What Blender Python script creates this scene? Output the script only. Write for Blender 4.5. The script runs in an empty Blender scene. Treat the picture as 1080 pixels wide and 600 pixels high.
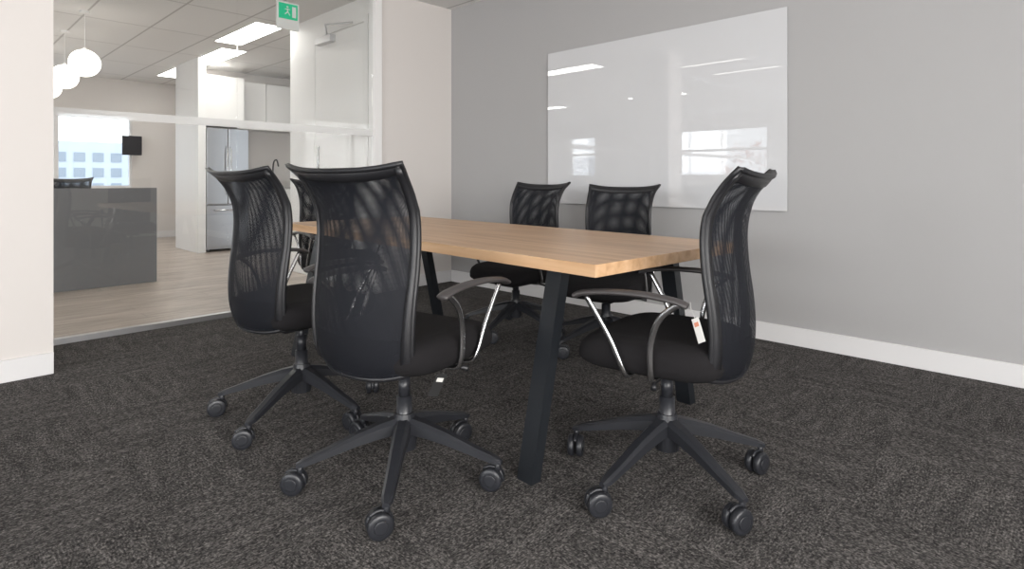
import bpy, bmesh, math, random
from mathutils import Vector, Matrix
random.seed(3)
sc = bpy.context.scene
try:
    sc.view_settings.view_transform = 'Standard'
    sc.view_settings.look = 'None'
except Exception: pass
COL = sc.collection
H = 2.69

# ------------------------------------------------------------ materials
def mat(name, col, rough=0.6, metal=0.0, spec=0.5, emit=None, estr=0.0, bump=None):
    m = bpy.data.materials.new(name); m.use_nodes = True
    nt = m.node_tree; b = nt.nodes['Principled BSDF']
    b.inputs['Base Color'].default_value = (*col, 1)
    b.inputs['Roughness'].default_value = rough
    b.inputs['Metallic'].default_value = metal
    b.inputs['Specular IOR Level'].default_value = spec
    if emit:
        b.inputs['Emission Color'].default_value = (*emit, 1)
        b.inputs['Emission Strength'].default_value = estr
    if bump:
        tc = nt.nodes.new('ShaderNodeTexCoord')
        n = nt.nodes.new('ShaderNodeTexNoise'); n.inputs['Scale'].default_value = bump[0]
        n.inputs['Detail'].default_value = 3
        bp = nt.nodes.new('ShaderNodeBump'); bp.inputs['Strength'].default_value = bump[1]
        bp.inputs['Distance'].default_value = 0.004
        nt.links.new(tc.outputs['Object'], n.inputs['Vector'])
        nt.links.new(n.outputs['Fac'], bp.inputs['Height'])
        nt.links.new(bp.outputs['Normal'], b.inputs['Normal'])
    return m

def ramp(nt, stops):
    r = nt.nodes.new('ShaderNodeValToRGB'); e = r.color_ramp.elements
    e[0].position, e[0].color = stops[0][0], (*stops[0][1], 1)
    e[1].position, e[1].color = stops[-1][0], (*stops[-1][1], 1)
    for p, c in stops[1:-1]:
        x = e.new(p); x.color = (*c, 1)
    return r

M_wall_grey = mat('wall_paint_grey', (0.375, 0.37, 0.37), 0.85, bump=(180, 0.05))
M_wall_light = mat('wall_paint_light', (0.64, 0.605, 0.58), 0.85, bump=(180, 0.05))
M_white = mat('white_paint', (0.78, 0.77, 0.76), 0.5)
M_trim = mat('trim_white', (0.68, 0.67, 0.67), 0.45)
M_black = mat('black_plastic', (0.012, 0.012, 0.014), 0.42, bump=(400, 0.1))
M_base = mat('base_nylon', (0.018, 0.019, 0.023), 0.38)
M_fabric = mat('black_fabric', (0.012, 0.011, 0.012), 0.95, spec=0.2, bump=(900, 0.5))
M_chrome = mat('brushed_metal', (0.55, 0.55, 0.56), 0.25, 1.0)
M_pad = mat('arm_pad', (0.05, 0.045, 0.045), 0.45)
M_steel_blk = mat('black_steel', (0.011, 0.013, 0.016), 0.38)
M_alu = mat('aluminium', (0.62, 0.62, 0.63), 0.35, 1.0)
M_steel = mat('stainless', (0.36, 0.36, 0.37), 0.32, 1.0)
M_board = mat('glass_board', (0.60, 0.605, 0.62), 0.5, spec=0.0)
_b = M_board.node_tree.nodes['Principled BSDF']
_b.inputs['Coat Weight'].default_value = 1.0; _b.inputs['Coat Roughness'].default_value = 0.004; _b.inputs['Coat IOR'].default_value = 2.1
M_desk = mat('desk_grey', (0.17, 0.17, 0.175), 0.12)
M_emit = mat('lamp_diffuser', (0.9, 0.9, 0.9), 0.5, emit=(1, 0.97, 0.92), estr=15)
M_emit_room = mat('lamp_diffuser_dim', (0.9, 0.9, 0.9), 0.5, emit=(1, 0.97, 0.92), estr=3)
M_globe = mat('globe_glass', (0.9, 0.9, 0.9), 0.3, emit=(1, 0.93, 0.84), estr=4)
M_green = mat('exit_green', (0.0, 0.28, 0.14), 0.4, emit=(0.0, 0.5, 0.25), estr=0.5)
M_paper = mat('paper', (0.72, 0.71, 0.68), 0.7)
M_orange = mat('tag_orange', (0.65, 0.25, 0.15), 0.6)
M_dark = mat('dark_metal', (0.03, 0.03, 0.03), 0.4)
M_cab = mat('cabinet_white', (0.76, 0.745, 0.73), 0.4)
M_counter = mat('counter_stone', (0.35, 0.34, 0.33), 0.3)
M_bldg = mat('building_facade', (0.48, 0.54, 0.62), 0.7)
M_bwin = mat('building_window', (0.26, 0.31, 0.37), 0.5)
M_leaf = mat('autumn_leaves', (0.50, 0.13, 0.08), 0.8)
M_bark = mat('bark', (0.15, 0.1, 0.07), 0.8)
M_grnd = mat('street_concrete', (0.4, 0.4, 0.4), 0.9)
M_screen = mat('screen', (0.012, 0.012, 0.016), 0.5, spec=0.2)

def glass_mat(name, refl=1.0, tint=(1, 1, 1)):
    m = bpy.data.materials.new(name); m.use_nodes = True
    nt = m.node_tree; nt.nodes.clear()
    o = nt.nodes.new('ShaderNodeOutputMaterial'); t = nt.nodes.new('ShaderNodeBsdfTransparent')
    t.inputs['Color'].default_value = (*tint, 1)
    g = nt.nodes.new('ShaderNodeBsdfGlossy'); g.inputs['Roughness'].default_value = 0.01
    f = nt.nodes.new('ShaderNodeFresnel')
    # thin pane: same air-to-glass fresnel on both faces (no false total internal reflection)
    ge = nt.nodes.new('ShaderNodeNewGeometry'); mr = nt.nodes.new('ShaderNodeMapRange')
    mr.inputs[3].default_value = 1.5; mr.inputs[4].default_value = 1 / 1.5
    nt.links.new(ge.outputs['Backfacing'], mr.inputs[0]); nt.links.new(mr.outputs[0], f.inputs['IOR'])
    mu = nt.nodes.new('ShaderNodeMath'); mu.operation = 'MULTIPLY'; mu.inputs[1].default_value = refl
    mx = nt.nodes.new('ShaderNodeMixShader')
    nt.links.new(f.outputs[0], mu.inputs[0]); nt.links.new(mu.outputs[0], mx.inputs[0])
    nt.links.new(t.outputs[0], mx.inputs[1]); nt.links.new(g.outputs[0], mx.inputs[2])
    nt.links.new(mx.outputs[0], o.inputs[0]); return m
M_glass = glass_mat('partition_glass', 1.0, (0.975, 0.983, 0.98))
M_winglass = glass_mat('window_glass', 0.6)

def frost():
    m = bpy.data.materials.new('frosted_band'); m.use_nodes = True
    nt = m.node_tree; nt.nodes.clear()
    o = nt.nodes.new('ShaderNodeOutputMaterial'); t = nt.nodes.new('ShaderNodeBsdfTransparent')
    d = nt.nodes.new('ShaderNodeBsdfDiffuse'); d.inputs[0].default_value = (0.9, 0.9, 0.9, 1)
    tl = nt.nodes.new('ShaderNodeBsdfTranslucent'); tl.inputs[0].default_value = (0.9, 0.9, 0.9, 1)
    a = nt.nodes.new('ShaderNodeMixShader'); a.inputs[0].default_value = 0.5
    x = nt.nodes.new('ShaderNodeMixShader'); x.inputs[0].default_value = 0.6
    nt.links.new(d.outputs[0], a.inputs[1]); nt.links.new(tl.outputs[0], a.inputs[2])
    nt.links.new(t.outputs[0], x.inputs[1]); nt.links.new(a.outputs[0], x.inputs[2])
    nt.links.new(x.outputs[0], o.inputs[0]); return m
M_frost = frost()

def carpet():
    m = bpy.data.materials.new('carpet_tiles'); m.use_nodes = True
    nt = m.node_tree; L = nt.links; b = nt.nodes['Principled BSDF']
    N = nt.nodes.new
    tc = N('ShaderNodeTexCoord')
    v = N('ShaderNodeTexVoronoi'); v.inputs['Scale'].default_value = 190
    L.new(tc.outputs['Object'], v.inputs['Vector'])
    vc = N('ShaderNodeSeparateColor'); L.new(v.outputs['Color'], vc.inputs[0])
    ck = N('ShaderNodeTexChecker'); ck.inputs['Scale'].default_value = 2.0
    L.new(tc.outputs['Object'], ck.inputs['Vector'])
    def streak(sc_, det=2):
        mp = N('ShaderNodeMapping'); mp.inputs['Scale'].default_value = sc_
        n = N('ShaderNodeTexNoise'); n.inputs['Scale'].default_value = 1; n.inputs['Detail'].default_value = det
        L.new(tc.outputs['Object'], mp.inputs[0]); L.new(mp.outputs[0], n.inputs['Vector']); return n
    def lerp(a, c):
        x = N('ShaderNodeMix'); x.data_type = 'FLOAT'
        L.new(ck.outputs['Fac'], x.inputs[0]); L.new(a.outputs['Fac'], x.inputs[2]); L.new(c.outputs['Fac'], x.inputs[3]); return x.outputs[0]
    big = lerp(streak((4, 26, 1)), streak((26, 4, 1)))
    fine = lerp(streak((65, 200, 1), 1), streak((200, 65, 1), 1))
    def madd(x, k, add):
        q = N('ShaderNodeMath'); q.operation = 'MULTIPLY_ADD'; q.inputs[1].default_value = k
        L.new(x, q.inputs[0])
        if isinstance(add, float): q.inputs[2].default_value = add
        else: L.new(add, q.inputs[2])
        return q.outputs[0]
    s = madd(big, 0.40, -0.20)
    s = madd(fine, 0.9, s)
    s = madd(vc.outputs[0], 0.40, s)
    dv = N('ShaderNodeMapRange'); dv.inputs[1].default_value = 0.25; dv.inputs[2].default_value = 1.04
    L.new(s, dv.inputs[0])
    r = ramp(nt, [(0.12, (0.020, 0.0190, 0.0188)), (0.48, (0.064, 0.0605, 0.059)), (0.72, (0.125, 0.117, 0.112)), (0.95, (0.22, 0.205, 0.196))])
    L.new(dv.outputs[0], r.inputs[0])
    L.new(r.outputs[0], b.inputs['Base Color']); b.inputs['Roughness'].default_value = 1.0
    b.inputs['Specular IOR Level'].default_value = 0.1
    bp = N('ShaderNodeBump'); bp.inputs['Strength'].default_value = 0.5; bp.inputs['Distance'].default_value = 0.004
    L.new(dv.outputs[0], bp.inputs['Height']); L.new(bp.outputs['Normal'], b.inputs['Normal'])
    return m
M_carpet = carpet()

def wood(name, c1, c2, c3, scale, rough=0.4, planks=None):
    m = bpy.data.materials.new(name); m.use_nodes = True
    nt = m.node_tree; L = nt.links; b = nt.nodes['Principled BSDF']
    tc = nt.nodes.new('ShaderNodeTexCoord'); mp = nt.nodes.new('ShaderNodeMapping'); mp.inputs['Scale'].default_value = scale
    n = nt.nodes.new('ShaderNodeTexNoise'); n.inputs['Scale'].default_value = 1; n.inputs['Detail'].default_value = 6; n.inputs['Distortion'].default_value = 0.6
    L.new(tc.outputs['Object'], mp.inputs[0]); L.new(mp.outputs[0], n.inputs['Vector'])
    r = ramp(nt, [(0.3, c1), (0.5, c2), (0.72, c3)]); L.new(n.outputs['Fac'], r.inputs[0])
    out = r.outputs[0]
    if planks:
        br = nt.nodes.new('ShaderNodeTexBrick'); br.inputs['Scale'].default_value = 1
        br.inputs['Brick Width'].default_value = planks[0]; br.inputs['Row Height'].default_value = planks[1]
        br.inputs['Mortar Size'].default_value = 0.002
        br.inputs['Color1'].default_value = (1, 1, 1, 1); br.inputs['Color2'].default_value = (0.78, 0.77, 0.76, 1); br.inputs['Mortar'].default_value = (0.5, 0.48, 0.46, 1)
        L.new(tc.outputs['Object'], br.inputs['Vector'])
        mx = nt.nodes.new('ShaderNodeMix'); mx.data_type = 'RGBA'; mx.blend_type = 'MULTIPLY'; mx.inputs[0].default_value = 1
        L.new(out, mx.inputs[6]); L.new(br.outputs['Color'], mx.inputs[7]); out = mx.outputs[2]
    L.new(out, b.inputs['Base Color']); b.inputs['Roughness'].default_value = rough
    return m
M_oak = wood('oak_laminate', (0.46, 0.275, 0.145), (0.57, 0.360, 0.205), (0.64, 0.43, 0.265), (28, 1.6, 28), 0.38)
M_plank = wood('vinyl_plank', (0.36, 0.295, 0.245), (0.48, 0.41, 0.355), (0.58, 0.51, 0.45), (3, 22, 3), 0.35, planks=(1.2, 0.18))

def ceil_mat():
    m = bpy.data.materials.new('ceiling_tiles'); m.use_nodes = True
    nt = m.node_tree; L = nt.links; b = nt.nodes['Principled BSDF']
    tc = nt.nodes.new('ShaderNodeTexCoord')
    br = nt.nodes.new('ShaderNodeTexBrick'); br.offset = 0
    br.inputs['Scale'].default_value = 1; br.inputs['Brick Width'].default_value = 0.61; br.inputs['Row Height'].default_value = 1.22
    br.inputs['Mortar Size'].default_value = 0.010
    br.inputs['Color1'].default_value = (0.76, 0.75, 0.74, 1); br.inputs['Color2'].default_value = (0.78, 0.77, 0.76, 1); br.inputs['Mortar'].default_value = (0.5, 0.49, 0.48, 1)
    L.new(tc.outputs['Object'], br.inputs['Vector']); L.new(br.outputs['Color'], b.inputs['Base Color']); b.inputs['Roughness'].default_value = 0.9
    return m
M_ceil = ceil_mat()

def mesh_fabric():
    m = bpy.data.materials.new('back_mesh'); m.use_nodes = True
    nt = m.node_tree; L = nt.links; nt.nodes.clear()
    o = nt.nodes.new('ShaderNodeOutputMaterial'); t = nt.nodes.new('ShaderNodeBsdfTransparent')
    d = nt.nodes.new('ShaderNodeBsdfPrincipled'); d.inputs['Base Color'].default_value = (0.009, 0.010, 0.014, 1); d.inputs['Roughness'].default_value = 0.65
    d.inputs['Specular IOR Level'].default_value = 0.25
    uv = nt.nodes.new('ShaderNodeUVMap'); sp = nt.nodes.new('ShaderNodeSeparateXYZ'); L.new(uv.outputs[0], sp.inputs[0])
    outs = []
    for ax in (0, 1):
        a = nt.nodes.new('ShaderNodeMath'); a.operation = 'MULTIPLY'; a.inputs[1].default_value = 2 * math.pi / 0.0036
        s = nt.nodes.new('ShaderNodeMath'); s.operation = 'SINE'
        g = nt.nodes.new('ShaderNodeMath'); g.operation = 'GREATER_THAN'; g.inputs[1].default_value = -0.04
        L.new(sp.outputs[ax], a.inputs[0]); L.new(a.outputs[0], s.inputs[0]); L.new(s.outputs[0], g.inputs[0]); outs.append(g)
    mu = nt.nodes.new('ShaderNodeMath'); mu.operation = 'MULTIPLY'
    L.new(outs[0].outputs[0], mu.inputs[0]); L.new(outs[1].outputs[0], mu.inputs[1])
    mx = nt.nodes.new('ShaderNodeMixShader')
    L.new(mu.outputs[0], mx.inputs[0]); L.new(d.outputs[0], mx.inputs[1]); L.new(t.outputs[0], mx.inputs[2])
    L.new(mx.outputs[0], o.inputs[0]); return m
M_mesh = mesh_fabric()

# ------------------------------------------------------------ mesh helpers
def link(o, parent=None):
    COL.objects.link(o)
    if parent: o.parent = parent
    return o
def empty(name, loc=(0, 0, 0), rz=0):
    e = bpy.data.objects.new(name, None); e.empty_display_size = 0.1
    e.location = loc; e.rotation_euler = (0, 0, rz); COL.objects.link(e); return e
def bm_mesh(bm, name, mats, smooth=False):
    bmesh.ops.recalc_face_normals(bm, faces=bm.faces[:])
    me = bpy.data.meshes.new(name); bm.to_mesh(me); bm.free()
    for m in (mats if isinstance(mats, (list, tuple)) else [mats]): me.materials.append(m)
    if smooth:
        for p in me.polygons: p.use_smooth = True
    return me
def add_box(bm, lo, hi, mi=0, bev=0.0):
    vs = [bm.verts.new((x, y, z)) for x in (lo[0], hi[0]) for y in (lo[1], hi[1]) for z in (lo[2], hi[2])]
    fs = [(0, 1, 3, 2), (4, 6, 7, 5), (0, 4, 5, 1), (2, 3, 7, 6), (0, 2, 6, 4), (1, 5, 7, 3)]
    faces = [bm.faces.new([vs[i] for i in f]) for f in fs]
    for f in faces: f.material_index = mi
    if bev > 0:
        ed = list({e for f in faces for e in f.edges})
        r = bmesh.ops.bevel(bm, geom=ed, offset=bev, segments=2, affect='EDGES', profile=0.5)
        for f in r['faces']: f.material_index = mi
def box_obj(name, lo, hi, m, parent=None, bev=0.0):
    bm = bmesh.new(); add_box(bm, lo, hi, 0, bev)
    return link(bpy.data.objects.new(name, bm_mesh(bm, name, m)), parent)
def boxes_obj(name, lst, mats, parent=None):
    bm = bmesh.new()
    for b in lst:
        add_box(bm, b[0], b[1], b[2] if len(b) > 2 else 0, b[3] if len(b) > 3 else 0)
    return link(bpy.data.objects.new(name, bm_mesh(bm, name, mats)), parent)
def add_loft(bm, rings, cap=True, mi=0, closed=True):
    R = [[bm.verts.new(p) for p in r] for r in rings]
    n = len(R[0])
    for i in range(len(R) - 1):
        for j in range(n if closed else n - 1):
            k = (j + 1) % n
            f = bm.faces.new((R[i][j], R[i][k], R[i + 1][k], R[i + 1][j])); f.material_index = mi
    if cap:
        for r in (R[0], R[-1]):
            f = bm.faces.new(r); f.material_index = mi
def add_tube(bm, pts, r, seg=10, mi=0, flat=None, cyc=False):
    P = [Vector(p) for p in pts]; n = len(P)
    rings = []; up = None
    for i in range(n):
        if cyc: t = (P[(i + 1) % n] - P[i - 1])
        else: t = P[min(i + 1, n - 1)] - P[max(i - 1, 0)]
        t.normalize()
        if up is None:
            up = Vector((0, 0, 1)) if abs(t.z) < 0.9 else Vector((0, 1, 0))
        s = t.cross(up); s.normalize(); up = s.cross(t); up.normalize()
        rr = r[i] if isinstance(r, (list, tuple)) else r
        fa, fb = flat if flat else (1, 1)
        rings.append([P[i] + s * math.cos(2 * math.pi * j / seg) * rr * fa + up * math.sin(2 * math.pi * j / seg) * rr * fb for j in range(seg)])
    if cyc:
        rings.append(rings[0]); add_loft(bm, rings, False, mi)
    else: add_loft(bm, rings, True, mi)
def smooth_path(pts, k=6):
    P = [Vector(p) for p in pts]; out = []
    for i in range(len(P) - 1):
        p0 = P[max(i - 1, 0)]; p1 = P[i]; p2 = P[i + 1]; p3 = P[min(i + 2, len(P) - 1)]
        for j in range(k):
            t = j / k
            out.append(0.5 * ((2 * p1) + (-p0 + p2) * t + (2 * p0 - 5 * p1 + 4 * p2 - p3) * t * t + (-p0 + 3 * p1 - 3 * p2 + p3) * t ** 3))
    out.append(P[-1]); return out
def add_cyl(bm, c, r1, r2, z0, z1, seg=24, mi=0):
    add_loft(bm, [[(c[0] + r * math.cos(2 * math.pi * j / seg), c[1] + r * math.sin(2 * math.pi * j / seg), z) for j in range(seg)] for r, z in ((r1, z0), (r2, z1))], True, mi)
def interp(tab, s):
    for i in range(len(tab) - 1):
        a, b = tab[i], tab[i + 1]
        if s <= b[0] or i == len(tab) - 2:
            p0 = tab[max(i - 1, 0)]; p3 = tab[min(i + 2, len(tab) - 1)]
            t = (s - a[0]) / (b[0] - a[0])
            m1 = (b[1] - p0[1]) / (b[0] - p0[0]) * (b[0] - a[0]); m2 = (p3[1] - a[1]) / (p3[0] - a[0]) * (b[0] - a[0])
            t2, t3 = t * t, t ** 3
            return (2 * t3 - 3 * t2 + 1) * a[1] + (t3 - 2 * t2 + t) * m1 + (-2 * t3 + 3 * t2) * b[1] + (t3 - t2) * m2

# ------------------------------------------------------------ chair parts (local: faces +Y)
Z0 = .405
def bz(s): return Z0 + s * .630
YT = [(0, -.232), (.08, -.248), (.2, -.256), (.35, -.252), (.55, -.236), (.72, -.232), (.86, -.250), (.94, -.278), (1, -.314)]
WT = [(0, .176), (.025, .188), (.08, .195), (.18, .200), (.35, .204), (.55, .206), (.75, .206), (.88, .209), (.95, .216), (1, .232)]
def bp_(s, t, off=0.0):
    w = interp(WT, s); y = interp(YT, s)
    curv = .058 * (1 - .45 * max(0, (s - .8) / .2))
    z = bz(s) + (0.020 * abs(t) ** 3 - .008) * max(0, (s - .85) / .15) + .02 * abs(t) ** 4 * max(0, 1 - s / .12)
    return Vector((w * t, y + curv * t * t - off * (1 - .6 * t ** 4), z))
def sheet(name, s0, s1, off, m, ns=34, nt_=24, uvrot=0.0, thick=0):
    bm = bmesh.new(); uvl = bm.loops.layers.uv.new('UVMap'); G = []; U = {}
    ca, sa = math.cos(uvrot), math.sin(uvrot)
    for i in range(ns + 1):
        s = s0 + (s1 - s0) * i / ns; row = []
        for j in range(nt_ + 1):
            t = -1 + 2 * j / nt_; p = bp_(s, t * .97, off); v = bm.verts.new(p)
            a, b = p.x * 1.05, s * .68; U[v] = (a * ca - b * sa, a * sa + b * ca); row.append(v)
        G.append(row)
    for i in range(ns):
        for j in range(nt_):
            f = bm.faces.new((G[i][j], G[i][j + 1], G[i + 1][j + 1], G[i + 1][j])); f.smooth = True
            for l in f.loops: l[uvl].uv = U[l.vert]
    if thick:
        bmesh.ops.solidify(bm, geom=bm.faces[:], thickness=thick)
    me = bpy.data.meshes.new(name); bm.to_mesh(me); bm.free(); me.materials.append(m)
    for p in me.polygons: p.use_smooth = True
    return me
def build_chair_meshes():
    D = {}
    D['back_mesh_inner'] = sheet('back_mesh_inner', .01, .97, 0.0, M_mesh)
    D['back_mesh_outer'] = sheet('back_mesh_outer', .01, .97, 0.020, M_mesh, uvrot=0.035)
    D['lumbar_pad'] = sheet('lumbar_pad', .02, .20, 0.008, M_fabric, thick=0.006)
    bm = bmesh.new()
    out = [bp_(.0, t / 10, .008) for t in range(-10, 11)]
    out += [bp_(s / 40, 1, .008) for s in range(1, 40)]
    out += [bp_(1, t / 12, .008) for t in range(12, -13, -1)] + [bp_(s / 40, -1, .008) for s in range(39, 0, -1)]
    add_tube(bm, out, .0085, 8, cyc=True)
    rings = []
    for t in range(-20, 21):
        q = t / 20; pa = bp_(1.0, q); pb = bp_(.94 + .02 * abs(q) ** 2, q)
        rings.append([pa + Vector((0, .004, .004)), pa + Vector((0, -.018, .004)), pb + Vector((0, -.026 * (1 - .5 * q * q), 0)), pb + Vector((0, .002, 0))])
    add_loft(bm, rings)
    for sg in (-1, 1):
        rings = []
        for k in range(0, 31):
            s = .03 + .95 * k / 30
            wd = .94 if s > .5 else .94 - .05 * (.5 - s) / .5
            a = bp_(s, sg * 1.0, 0); b = bp_(s, sg * wd, 0)
            rings.append([a + Vector((sg * .004, .004, 0)), a + Vector((sg * .003, -.018, 0)), b + Vector((0, -.020, 0)), b + Vector((0, .0, 0))])
        add_loft(bm, rings)
    D['back_frame'] = bm_mesh(bm, 'back_frame', M_black, True)
    bm = bmesh.new()
    add_tube(bm, smooth_path([(0, -.02, .405), (0, -.14, .398), (0, -.215, .405), (0, -.240, .44), (0, -.248, .50)]), .014, 10, flat=(2.0, .7))
    add_box(bm, (-.085, -.13, .375), (.085, .12, .418), 0, .01)
    add_tube(bm, [(.05, .03, .395), (.20, .03, .392), (.235, .04, .388)], [.006, .006, .010], 8)
    add_tube(bm, [(-.05, -.03, .395), (-.20, -.03, .392), (-.235, -.04, .388)], [.006, .006, .010], 8)
    D['tilt_mechanism'] = bm_mesh(bm, 'tilt_mechanism', M_black, True)
    def ring(sx, sy, z, dish=0, n=48):
        r = []
        for j in range(n):
            a = 2 * math.pi * j / n; c, s = math.cos(a), math.sin(a)
            e = 2 / 4.2
            x = math.copysign(abs(c) ** e, c) * sx; y = math.copysign(abs(s) ** e, s) * sy + .01
            zz = z - (max(0, y - .10) ** 2) * 1.3 * (1 if z > .44 else .4) + .10 * x * x * dish
            r.append((x, y, zz))
        return r
    bm = bmesh.new()
    add_loft(bm, [ring(.19, .19, .415), ring(.225, .22, .418), ring(.242, .236, .432), ring(.250, .245, .455), ring(.250, .245, .480), ring(.243, .238, .499), ring(.225, .222, .511), ring(.19, .19, .515, 1), ring(.12, .12, .511, 1), ring(.04, .04, .509)])
    D['seat'] = bm_mesh(bm, 'seat', M_fabric, True)
    for sg, nm in ((1, 'r'), (-1, 'l')):
        bm = bmesh.new()
        pth = smooth_path([(sg * .16, .045, .408), (sg * .235, .045, .412), (sg * .262, .05, .44), (sg * .270, .09, .53), (sg * .280, .165, .655)], 6)
        add_tube(bm, pth, .0080, 8, flat=(1.25, .85))
        pth = smooth_path([(sg * .16, -.035, .408), (sg * .235, -.035, .412), (sg * .262, -.04, .44), (sg * .270, -.045, .53), (sg * .278, -.075, .61), (sg * .280, -.13, .660)], 6)
        add_tube(bm, pth, .0080, 8, flat=(1.25, .85))
        D['arm_support_' + nm] = bm_mesh(bm, 'arm_support', M_chrome, True)
        bm = bmesh.new()
        add_tube(bm, smooth_path([(sg * .280, .205, .648), (sg * .280, .17, .662), (sg * .279, .08, .673), (sg * .277, -.03, .675), (sg * .275, -.12, .666), (sg * .272, -.155, .654)]), [.009] + [.0125] * 29 + [.009], 12, flat=(1.8, .75))
        D['arm_pad_' + nm] = bm_mesh(bm, 'arm_pad', M_pad, True)
    bm = bmesh.new()
    add_cyl(bm, (0, 0), .028, .026, .10, .27); add_cyl(bm, (0, 0), .020, .020, .27, .335); add_cyl(bm, (0, 0), .014, .014, .30, .38)
    D['gas_lift'] = bm_mesh(bm, 'gas_lift', M_base, True)
    bm = bmesh.new()
    add_cyl(bm, (0, 0), .040, .046, .095, .150); add_cyl(bm, (0, 0), .046, .032, .150, .215)
    for k in range(5):
        a = 2 * math.pi * k / 5; c, s = math.cos(a), math.sin(a)
        rings = []
        for rr, z, w, h in ((.02, .178, .028, .040), (.08, .168, .026, .036), (.16, .148, .023, .029), (.25, .119, .020, .021), (.32, .098, .018, .016), (.345, .090, .010, .010)):
            q = [(-w, -h), (-w * .95, h * .45), (-w * .5, h), (w * .5, h), (w * .95, h * .45), (w, -h)]
            rings.append([(rr * c - x * s, rr * s + x * c, z + zz * .62) for x, zz in q])
        add_loft(bm, rings)
    D['star_base'] = bm_mesh(bm, 'base', M_base, False)
    bm = bmesh.new(); R = .037
    def disc(x0, x1, r, mi, cy=-.020):
        prof = [(x0, r * .6), (x0, r * .9), (x0 + (x1 - x0) * .2, r), (x0 + (x1 - x0) * .8, r), (x1, r * .9), (x1, r * .6)]
        add_loft(bm, [[(x, cy + rr * math.cos(2 * math.pi * j / 32), R + rr * math.sin(2 * math.pi * j / 32)) for j in range(32)] for x, rr in prof], True, mi)
    disc(-.027, -.004, R, 0); disc(.004, .027, R, 0)
    disc(-.030, -.0265, .020, 0); disc(.0265, .030, .020, 0)
    rings = []
    for j in range(0, 13):
        a = math.radians(-10 + 150 * j / 12)
        rings.append([(x, -.020 + r * math.cos(a), R + r * math.sin(a)) for x, r in ((-.005, .031), (-.005, .041), (.005, .041), (.005, .031))])
    add_loft(bm, rings)
    add_cyl(bm, (0, 0), .011, .009, .055, .096, 14)
    D['caster'] = bm_mesh(bm, 'caster', M_base, True)
    return D
CH = build_chair_meshes()
def chair(v, u, rz, base_ang, lift=0.0, wheels=None):
    e = empty('office_chair', (v, u, 0), math.radians(rz))
    for k, me in CH.items():
        if k == 'caster': continue
        o = bpy.data.objects.new(k, me); o.parent = e; COL.objects.link(o)
        if k == 'star_base': o.rotation_euler = (0, 0, math.radians(base_ang - rz))
        elif k != 'gas_lift': o.location.z = lift
    for i in range(5):
        a = math.radians(base_ang - rz + 72 * i)
        o = bpy.data.objects.new('caster_%d' % (i + 1), CH['caster']); o.parent = e; COL.objects.link(o)
        o.location = (.332 * math.cos(a), .332 * math.sin(a), 0)
        jit = random.uniform(-1.2, 1.2)
        o.rotation_euler = (0, 0, math.radians(wheels[i] - rz) if wheels else a + jit + math.pi)
    return e
cA = chair(1.165, 2.384, -84, 44 - 194, 0, [-120, -170, 150, -60, -110])
cB = chair(1.160, 1.628, -76, 44 - 178, 0, [-112, -150, -100, -170, -140])
cC = chair(1.775, 0.985, 10, 44 - 156, -0.015, [-112, -100, -150, -60, -125])
cE = chair(2.85, 1.98, 102, 20, -0.078)
cD = chair(2.78, 2.65, 92, 50, -0.065)
cF = chair(2.15, 3.82, 178, 10, -0.04)
cG = chair(1.15, 7.75, 170, 10, -0.02)
def tag(parent, loc, rot, sx, sz, m1, m2):
    bm = bmesh.new(); add_box(bm, (-sx, -.0008, -sz), (sx, .0008, sz), 0); add_box(bm, (-sx * .6, -.0014, sz * .3), (sx * .6, .0014, sz * .65), 1)
    add_tube(bm, [(0, 0, sz), (.004, 0, sz + .03), (0, 0, sz + .05)], .0008, 6)
    o = link(bpy.data.objects.new('hang_tag', bm_mesh(bm, 'hang_tag', [m1, m2])), parent); o.location = loc; o.rotation_euler = rot
tag(cC, (-.205, -.165, .56), (.2, .5, 1.25), .013, .036, M_paper, M_orange)
tag(cB, (.14, .0, .33), (.3, .3, 1.3), .022, .04, M_dark, M_paper)

# ------------------------------------------------------------ table
T = empty('conference_table', (1.446, 1.043, 0), math.radians(-3))
L_, W_ = 2.40, 0.94
bm = bmesh.new(); add_box(bm, (0, 0, .702), (W_, L_, .742), 0, .0015)
link(bpy.data.objects.new('table_top', bm_mesh(bm, 'table_top', M_oak)), T)
for i, y in enumerate((.26, L_ - .26)):
    bm = bmesh.new()
    for x0, x1 in ((.12, -.03), (W_ - .12, W_ + .03)):
        add_loft(bm, [[(x + dx, y + dy, z) for dx, dy in ((-.022, -.034), (.022, -.034), (.022, .034), (-.022, .034))] for x, z in ((x1, 0), (x0, .69))])
    add_box(bm, (.10, y - .034, .676), (W_ - .10, y + .034, .702))
    link(bpy.data.objects.new('leg_frame_%d' % (i + 1), bm_mesh(bm, 'leg_frame', M_steel_blk)), T)
bm = bmesh.new()
for x in (.32, W_ - .32): add_box(bm, (x - .025, .295, .676), (x + .025, L_ - .295, .702))
link(bpy.data.objects.new('under_rails', bm_mesh(bm, 'under_rails', M_steel_blk)), T)

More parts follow.
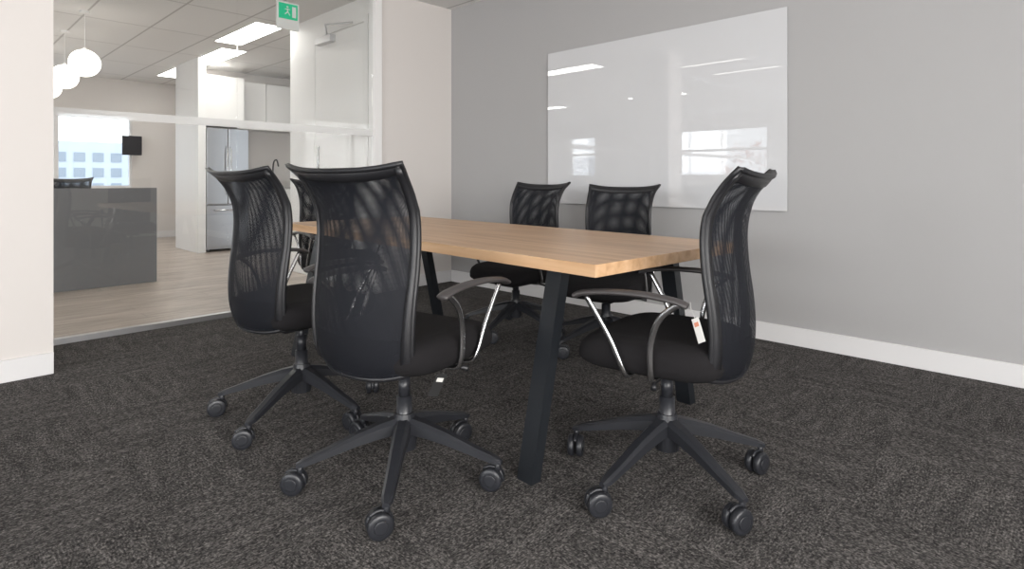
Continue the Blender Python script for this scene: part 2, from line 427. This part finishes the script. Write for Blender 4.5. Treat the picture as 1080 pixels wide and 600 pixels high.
# ------------------------------------------------------------ room shell
XB, YL = 3.72, 4.45
XO, YR, YO = -7.0, -3.0, 11.5
box_obj('floor', (XO, YR, -.1), (XB, YL, 0), M_carpet)
box_obj('floor_hall', (XO, YL, -.1), (5.2, YO, -.002), M_plank)
box_obj('ceiling', (XO - .1, YR - .1, H), (5.3, YO + .1, H + .1), M_ceil)
box_obj('wall_back', (XB, YR, 0), (XB + .12, YL + .06, H), M_wall_grey)
box_obj('wall_left', (2.90, YL - .02, 0), (XB, YL + .10, H), M_wall_light)
box_obj('wall_hall', (2.90, YL + .101, 0), (XB + .12, 6.2, H), M_white)
boxes_obj('wall_column', [((.15, 3.80, 0), (.51, 3.93, H)), ((.15, 3.93, 0), (.27, YL + .05, H))], M_wall_light)
def window_wall(name, axis, pos, thick, a0, a1, wins, z0, z1, m):
    L = []
    def bx(s, e, za, zb):
        if e - s < 1e-4: return
        if axis == 'y': L.append(((s, min(pos, pos + thick), za), (e, max(pos, pos + thick), zb)))
        else: L.append(((min(pos, pos + thick), s, za), (max(pos, pos + thick), e, zb)))
    bx(a0, a1, 0, z0); bx(a0, a1, z1, H); c = a0
    for w in wins: bx(c, w[0], z0, z1); c = w[1]
    bx(c, a1, z0, z1); boxes_obj(name, L, m)
wn = [0]
def window(axis, pos, a, b, z0, z1, cols, rows, th=.06):
    wn[0] += 1; e = empty('window_%d' % wn[0]); L = []
    f = .03
    xs = [a + (b - a) * i / cols for i in range(cols + 1)]; zs = [z0 + (z1 - z0) * r for r in rows]
    def q(s, t, za, zb, d=th):
        return ((s, pos - d / 2, za), (t, pos + d / 2, zb)) if axis == 'y' else ((pos - d / 2, s, za), (pos + d / 2, t, zb))
    for x in xs: L.append(q(max(a, x - f), min(b, x + f), z0, z1))
    for z in zs: L.append(q(a, b, max(z0, z - f), min(z1, z + f), th * .9))
    boxes_obj('frame', L, M_trim, e); lo, hi = q(a + .01, b - .01, z0 + .01, z1 - .01, .006)
    box_obj('pane', lo, hi, M_winglass, e)
window_wall('wall_right', 'y', YR, -.12, XO, XB, [(-4.4, 1.5)], .85, 2.35, M_wall_light)
window('y', YR - .06, -4.4, 1.5, .85, 2.35, 5, (0, 1))
window_wall('wall_office_far', 'y', YO, .12, XO, 5.2, [(-2.5, 2.6)], .88, 2.10, M_wall_light)
window('y', YO + .06, -2.5, 2.6, .88, 2.10, 5, (0, 1))
window_wall('wall_front', 'x', XO, -.12, YR, YO, [(-2.6, 2.6), (5.3, 8.75), (10.4, 11.3)], 1.12, 2.32, M_wall_light)
window('x', XO - .06, -2.6, 2.6, 1.12, 2.32, 5, (0, .55, 1))  # unseen window, added to let light in towards the whiteboard wall
window('x', XO - .06, 5.3, 8.75, 1.12, 2.32, 3, (0, .55, 1))
window('x', XO - .06, 10.4, 11.3, 1.12, 2.32, 1, (0, .55, 1))
box_obj('wall_kitchen', (2.82, 9.45, 0), (5.2, 9.57, H), M_wall_light)
box_obj('wall_partition', (2.72, 8.6, 0), (2.82, 9.57, H), M_white)
box_obj('wall_kitchen_side', (5.2, 4.7, 0), (5.3, YO, H), M_white)

bh = .11
box_obj('baseboard_back', (XB - .014, YR, 0), (XB, YL - .034, bh), M_trim, bev=.002)
box_obj('baseboard_left', (2.90, YL - .034, 0), (XB - .014, YL - .02, bh), M_trim, bev=.002)
box_obj('baseboard_column', (.15, 3.786, 0), (.51, 3.80, bh), M_trim, bev=.002)
box_obj('baseboard_office_far', (XO, YO - .014, 0), (5.2, YO, bh), M_trim)

def partition(name, x0, x1, joints):
    e = empty(name); g = .004; xs = [x0] + joints + [x1]
    for i in range(len(xs) - 1):
        box_obj('pane_%d' % (i + 1), (xs[i] + g / 2 + .0, YL - .006, .03), (xs[i + 1] - g / 2, YL + .006, H - .02), M_glass, e)
    L = [((x0, YL - .025, 0), (x1, YL + .025, .035)), ((x0, YL - .025, H - .03), (x1, YL + .025, H))]
    boxes_obj('channel', L, M_alu, e)
    box_obj('frosted_band', (x0, YL - .0085, 1.39), (x1, YL - .0065, 1.445), M_frost, e)
    return e
P1 = partition('glass_partition', .27, 2.83, [1.675])
box_obj('end_post', (2.83, YL - .045, 0), (2.899, YL + .06, H), M_white, P1)
partition('glass_partition', XO, .15, [-6, -4.8, -3.6, -2.4, -1.2])

D1 = empty('door_1')
xw = 2.90
boxes_obj('door_frame', [((xw - .012, 4.62, 0), (xw, 4.68, 2.52)), ((xw - .012, 5.62, 0), (xw, 5.70, 2.52)), ((xw - .012, 4.68, 2.46), (xw, 5.62, 2.52))], M_white, D1)
box_obj('door_leaf', (xw - .010, 4.685, .01), (xw - .002, 5.615, 2.455), M_white, D1)
bm = bmesh.new(); add_box(bm, (xw - .075, 5.20, 2.36), (xw - .010, 5.50, 2.43), 0, .006)
add_tube(bm, [(xw - .05, 5.3, 2.44), (xw - .20, 5.05, 2.46), (xw - .03, 4.85, 2.48)], .010, 8)
link(bpy.data.objects.new('door_closer', bm_mesh(bm, 'door_closer', M_alu)), D1)
bm = bmesh.new(); add_tube(bm, smooth_path([(xw - .01, 5.54, 1.05), (xw - .06, 5.54, 1.05), (xw - .065, 5.52, 1.05), (xw - .065, 5.42, 1.05)]), .009, 8)
add_box(bm, (xw - .02, 5.525, 1.0), (xw - .010, 5.555, 1.35))
link(bpy.data.objects.new('door_handle', bm_mesh(bm, 'door_handle', M_chrome, True)), D1)

WB = empty('whiteboard')
box_obj('glass_panel', (XB - .022, 1.245, .81), (XB - .014, 3.153, 2.056), M_board, WB, bev=.001)
boxes_obj('wall_standoffs', [((XB - .014, y - .02, z - .02), (XB, y + .02, z + .02)) for y in (1.4, 3.0) for z in (.95, 1.92)], M_alu, WB)

# ------------------------------------------------------------ hall / kitchen
RD = empty('reception_desk')
boxes_obj('front_panel', [((-.6, 6.50, 0), (1.68, 6.53, .925))], M_desk, RD)
boxes_obj('desk_body', [((-.6, 6.53, .70), (1.66, 7.25, .74)), ((1.62, 6.53, 0), (1.66, 7.25, .70)), ((-.6, 6.53, 0), (-.56, 7.25, .70))], M_white, RD)
RF = empty('refrigerator')
boxes_obj('body', [((2.83, 8.66, .03), (3.40, 9.30, 1.73))], M_steel, RF)
boxes_obj('fridge_doors', [((2.83, 8.60, .66), (3.112, 8.655, 1.73), 0, .008), ((3.118, 8.60, .66), (3.40, 8.655, 1.73), 0, .008), ((2.83, 8.60, .06), (3.40, 8.655, .65), 0, .008)], M_steel, RF)
bm = bmesh.new()
for x in (3.09, 3.14): add_tube(bm, [(x, 8.60, .80), (x, 8.56, .82), (x, 8.56, 1.45), (x, 8.60, 1.47)], .009, 8)
add_tube(bm, [(2.93, 8.60, .58), (2.94, 8.56, .58), (3.29, 8.56, .58), (3.30, 8.60, .58)], .009, 8)
link(bpy.data.objects.new('fridge_handles', bm_mesh(bm, 'fridge_handles', M_chrome, True)), RF)
boxes_obj('fridge_feet', [((2.86, 8.7, 0), (2.9, 8.74, .03)), ((3.33, 8.7, 0), (3.37, 8.74, .03)), ((2.86, 9.2, 0), (2.9, 9.24, .03)), ((3.33, 9.2, 0), (3.37, 9.24, .03))], M_dark, RF)
KC = empty('kitchen_cabinet'); L = []
for i in range(4):
    x = 3.42 + i * .44
    L.append(((x, 8.83, .10), (x + .434, 8.85, .86), 0, .002)); L.append(((x, 9.08, 1.78), (x + .434, 9.10, 2.50), 0, .002))
L += [((3.42, 8.85, .0), (5.19, 9.44, .86)), ((3.42, 9.10, 1.78), (5.19, 9.44, 2.50)), ((2.83, 8.80, 1.80), (3.41, 9.44, 2.50))]
boxes_obj('cabinet_boxes', L, M_cab, KC)
box_obj('countertop', (3.42, 8.82, .86), (5.19, 9.44, .90), M_counter, KC)
bm = bmesh.new()
add_tube(bm, smooth_path([(4.06, 9.3, .90), (4.06, 9.3, 1.18), (4.06, 9.26, 1.30), (4.06, 9.16, 1.32), (4.06, 9.10, 1.22)]), .012, 10)
add_tube(bm, [(4.06, 9.3, .96), (4.13, 9.3, .99)], .008, 8)
link(bpy.data.objects.new('faucet', bm_mesh(bm, 'faucet', M_dark, True)), KC)

def pendant(x, y, z, r=.135):
    e = empty('pendant_lamp', (x, y, z))
    bm = bmesh.new(); bmesh.ops.create_uvsphere(bm, u_segments=32, v_segments=20, radius=r)
    link(bpy.data.objects.new('globe', bm_mesh(bm, 'globe', M_globe, True)), e)
    bm = bmesh.new(); add_cyl(bm, (0, 0), .022, .012, r - .006, r + .02); add_cyl(bm, (0, 0), .002, .002, r + .02, H - z - .02, 8); add_cyl(bm, (0, 0), .045, .045, H - z - .02, H - z)
    link(bpy.data.objects.new('cord', bm_mesh(bm, 'cord', M_white)), e)
for y in (7.1, 8.2, 9.3): pendant(1.2, y, 2.17)

def troffer(x, y, sx=.3, sy=1.2, m=None):
    e = empty('ceiling_light', (x, y, H))
    boxes_obj('housing', [((-sx / 2 - .015, -sy / 2 - .015, -.006), (sx / 2 + .015, -sy / 2, -.0)), ((-sx / 2 - .015, sy / 2, -.006), (sx / 2 + .015, sy / 2 + .015, 0)), ((-sx / 2 - .015, -sy / 2, -.006), (-sx / 2, sy / 2, 0)), ((sx / 2, -sy / 2, -.006), (sx / 2 + .015, sy / 2, 0))], M_white, e)
    box_obj('diffuser', (-sx / 2, -sy / 2, -.005), (sx / 2, sy / 2, -.001), m or M_emit, e)
for x, y in ((2.70, 6.86), (2.9, 8.4), (2.9, 10.0)): troffer(x, y)
for y in (5.6, 7.6, 9.6): troffer(.4, y)
for y in (6, 9): troffer(-3, y)  # extra out-of-view troffers, added to brighten the hall
troffer(-.6, 3.75, .08, 1.0, M_emit_room); troffer(-1.5, 3.6, .08, 1.0, M_emit_room)

ES = empty('exit_sign', (2.29, 4.95, 2.44))
boxes_obj('housing', [((-.10, -.012, -.12), (.10, .012, .12), 0, .004)], M_white, ES)
bm = bmesh.new(); add_box(bm, (-.085, -.0135, -.03), (.085, -.0125, .105))
link(bpy.data.objects.new('legend_panel', bm_mesh(bm, 'legend', M_green)), ES)
bm = bmesh.new()
add_box(bm, (.035, -.0150, -.01), (.070, -.0140, .085))
add_tube(bm, [(-.03, -.0145, .01), (-.005, -.0145, .035), (-.01, -.0145, .06)], .005, 6)
add_tube(bm, [(-.005, -.0145, .035), (.015, -.0145, .005)], .004, 6)
add_tube(bm, [(-.03, -.0145, .055), (.015, -.0145, .055)], .0035, 6)
add_box(bm, (-.014, -.0150, .068), (0, -.0140, .082))
link(bpy.data.objects.new('running_figure', bm_mesh(bm, 'figure', M_white)), ES)
bm = bmesh.new(); add_cyl(bm, (0, 0), .008, .008, .12, H - 2.44, 10)
link(bpy.data.objects.new('ceiling_stem', bm_mesh(bm, 'stem', M_alu)), ES)

TV = empty('wall_monitor')
boxes_obj('panel', [((2.42, 11.30, 1.42), (2.70, 11.34, 1.74), 0, .004)], M_screen, TV)
boxes_obj('bracket', [((2.62, 11.34, 1.55), (2.67, 11.5, 1.65))], M_dark, TV)

# outside
box_obj('ground_outside', (-60, -60, -4), (60, 60, -3.9), M_grnd)
for i, (x, y, sx, sy, h) in enumerate(((-40, 12, 8, 14, 1.6), (-42, 30, 8, 10, 3), (5, 46, 12, 8, 3.5), (-16, 48, 14, 8, 5.5), (-44, -12, 8, 14, 2))):
    bm = bmesh.new(); add_box(bm, (x, y, -3.9), (x + sx, y + sy, h), 0)
    for zz in range(-3, int(h)):
        for k in range(int(sy)): add_box(bm, (x + sx, y + k + .2, zz + .2), (x + sx + .04, y + k + .8, zz + .8), 1)
        for k in range(int(sx)): add_box(bm, (x + k + .2, y - .04, zz + .2), (x + k + .8, y, zz + .8), 1)
    link(bpy.data.objects.new('office_building', bm_mesh(bm, 'office_building', [M_bldg, M_bwin])))
TR = empty('autumn_tree', (-16, 9.3, -3.9))
bm = bmesh.new(); add_tube(bm, [(0, 0, 0), (.05, .1, 2), (0, 0, 4.2)], [.16, .12, .06], 8)
for k in range(6):
    a = k * 1.05; add_tube(bm, [(0, 0, 2.4 + .25 * k), (.9 * math.cos(a), .9 * math.sin(a), 3.6 + .3 * k)], [.06, .02], 6)
link(bpy.data.objects.new('trunk', bm_mesh(bm, 'trunk', M_bark)), TR)
bm = bmesh.new()
for k in range(300):
    a = random.uniform(0, 6.28); r = 1.2 * random.random() ** .5; z = random.uniform(3.2, 6.4); r *= math.sin((z - 2.9) / 3.8 * 3.14) ** .5
    c = Vector((r * math.cos(a), r * math.sin(a), z)); d = [Vector([random.uniform(-.16, .16) for _ in range(3)]) for _ in range(3)]
    bm.faces.new([bm.verts.new(c + q) for q in d])
link(bpy.data.objects.new('foliage', bm_mesh(bm, 'foliage', M_leaf)), TR)

# ------------------------------------------------------------ light
w = bpy.data.worlds.new('World'); sc.world = w; w.use_nodes = True
bg = w.node_tree.nodes['Background']; bg.inputs[0].default_value = (0.88, 0.94, 1.0, 1); bg.inputs[1].default_value = 3.2
def area(name, loc, rot, sx, sy, p, col):
    l = bpy.data.lights.new(name, 'AREA'); l.shape = 'RECTANGLE'; l.size = sx; l.size_y = sy; l.energy = p; l.color = col
    o = bpy.data.objects.new(name, l); o.location = loc; o.rotation_euler = rot; COL.objects.link(o); return o
area('window_daylight', (-1.45, YR - .25, 1.6), (math.radians(90), 0, 0), 5.8, 1.5, 480, (1.0, .97, .935))
area('front_fill', (XO - .3, 0, 1.72), (math.radians(90), 0, math.radians(-90)), 5.2, 1.2, 400, (.97, .985, 1.0))  # added fill lamp behind the invented front window, lights the whiteboard wall

cam = bpy.data.cameras.new('camera'); cam.sensor_width = 36; cam.lens = 20.37
cam.shift_y = -110 / 1080; cam.clip_start = .05; cam.clip_end = 300
co = bpy.data.objects.new('camera', cam); co.location = (0, 0, 1.0)
co.rotation_euler = (math.radians(90), 0, math.radians(-46.0)); COL.objects.link(co); sc.camera = co
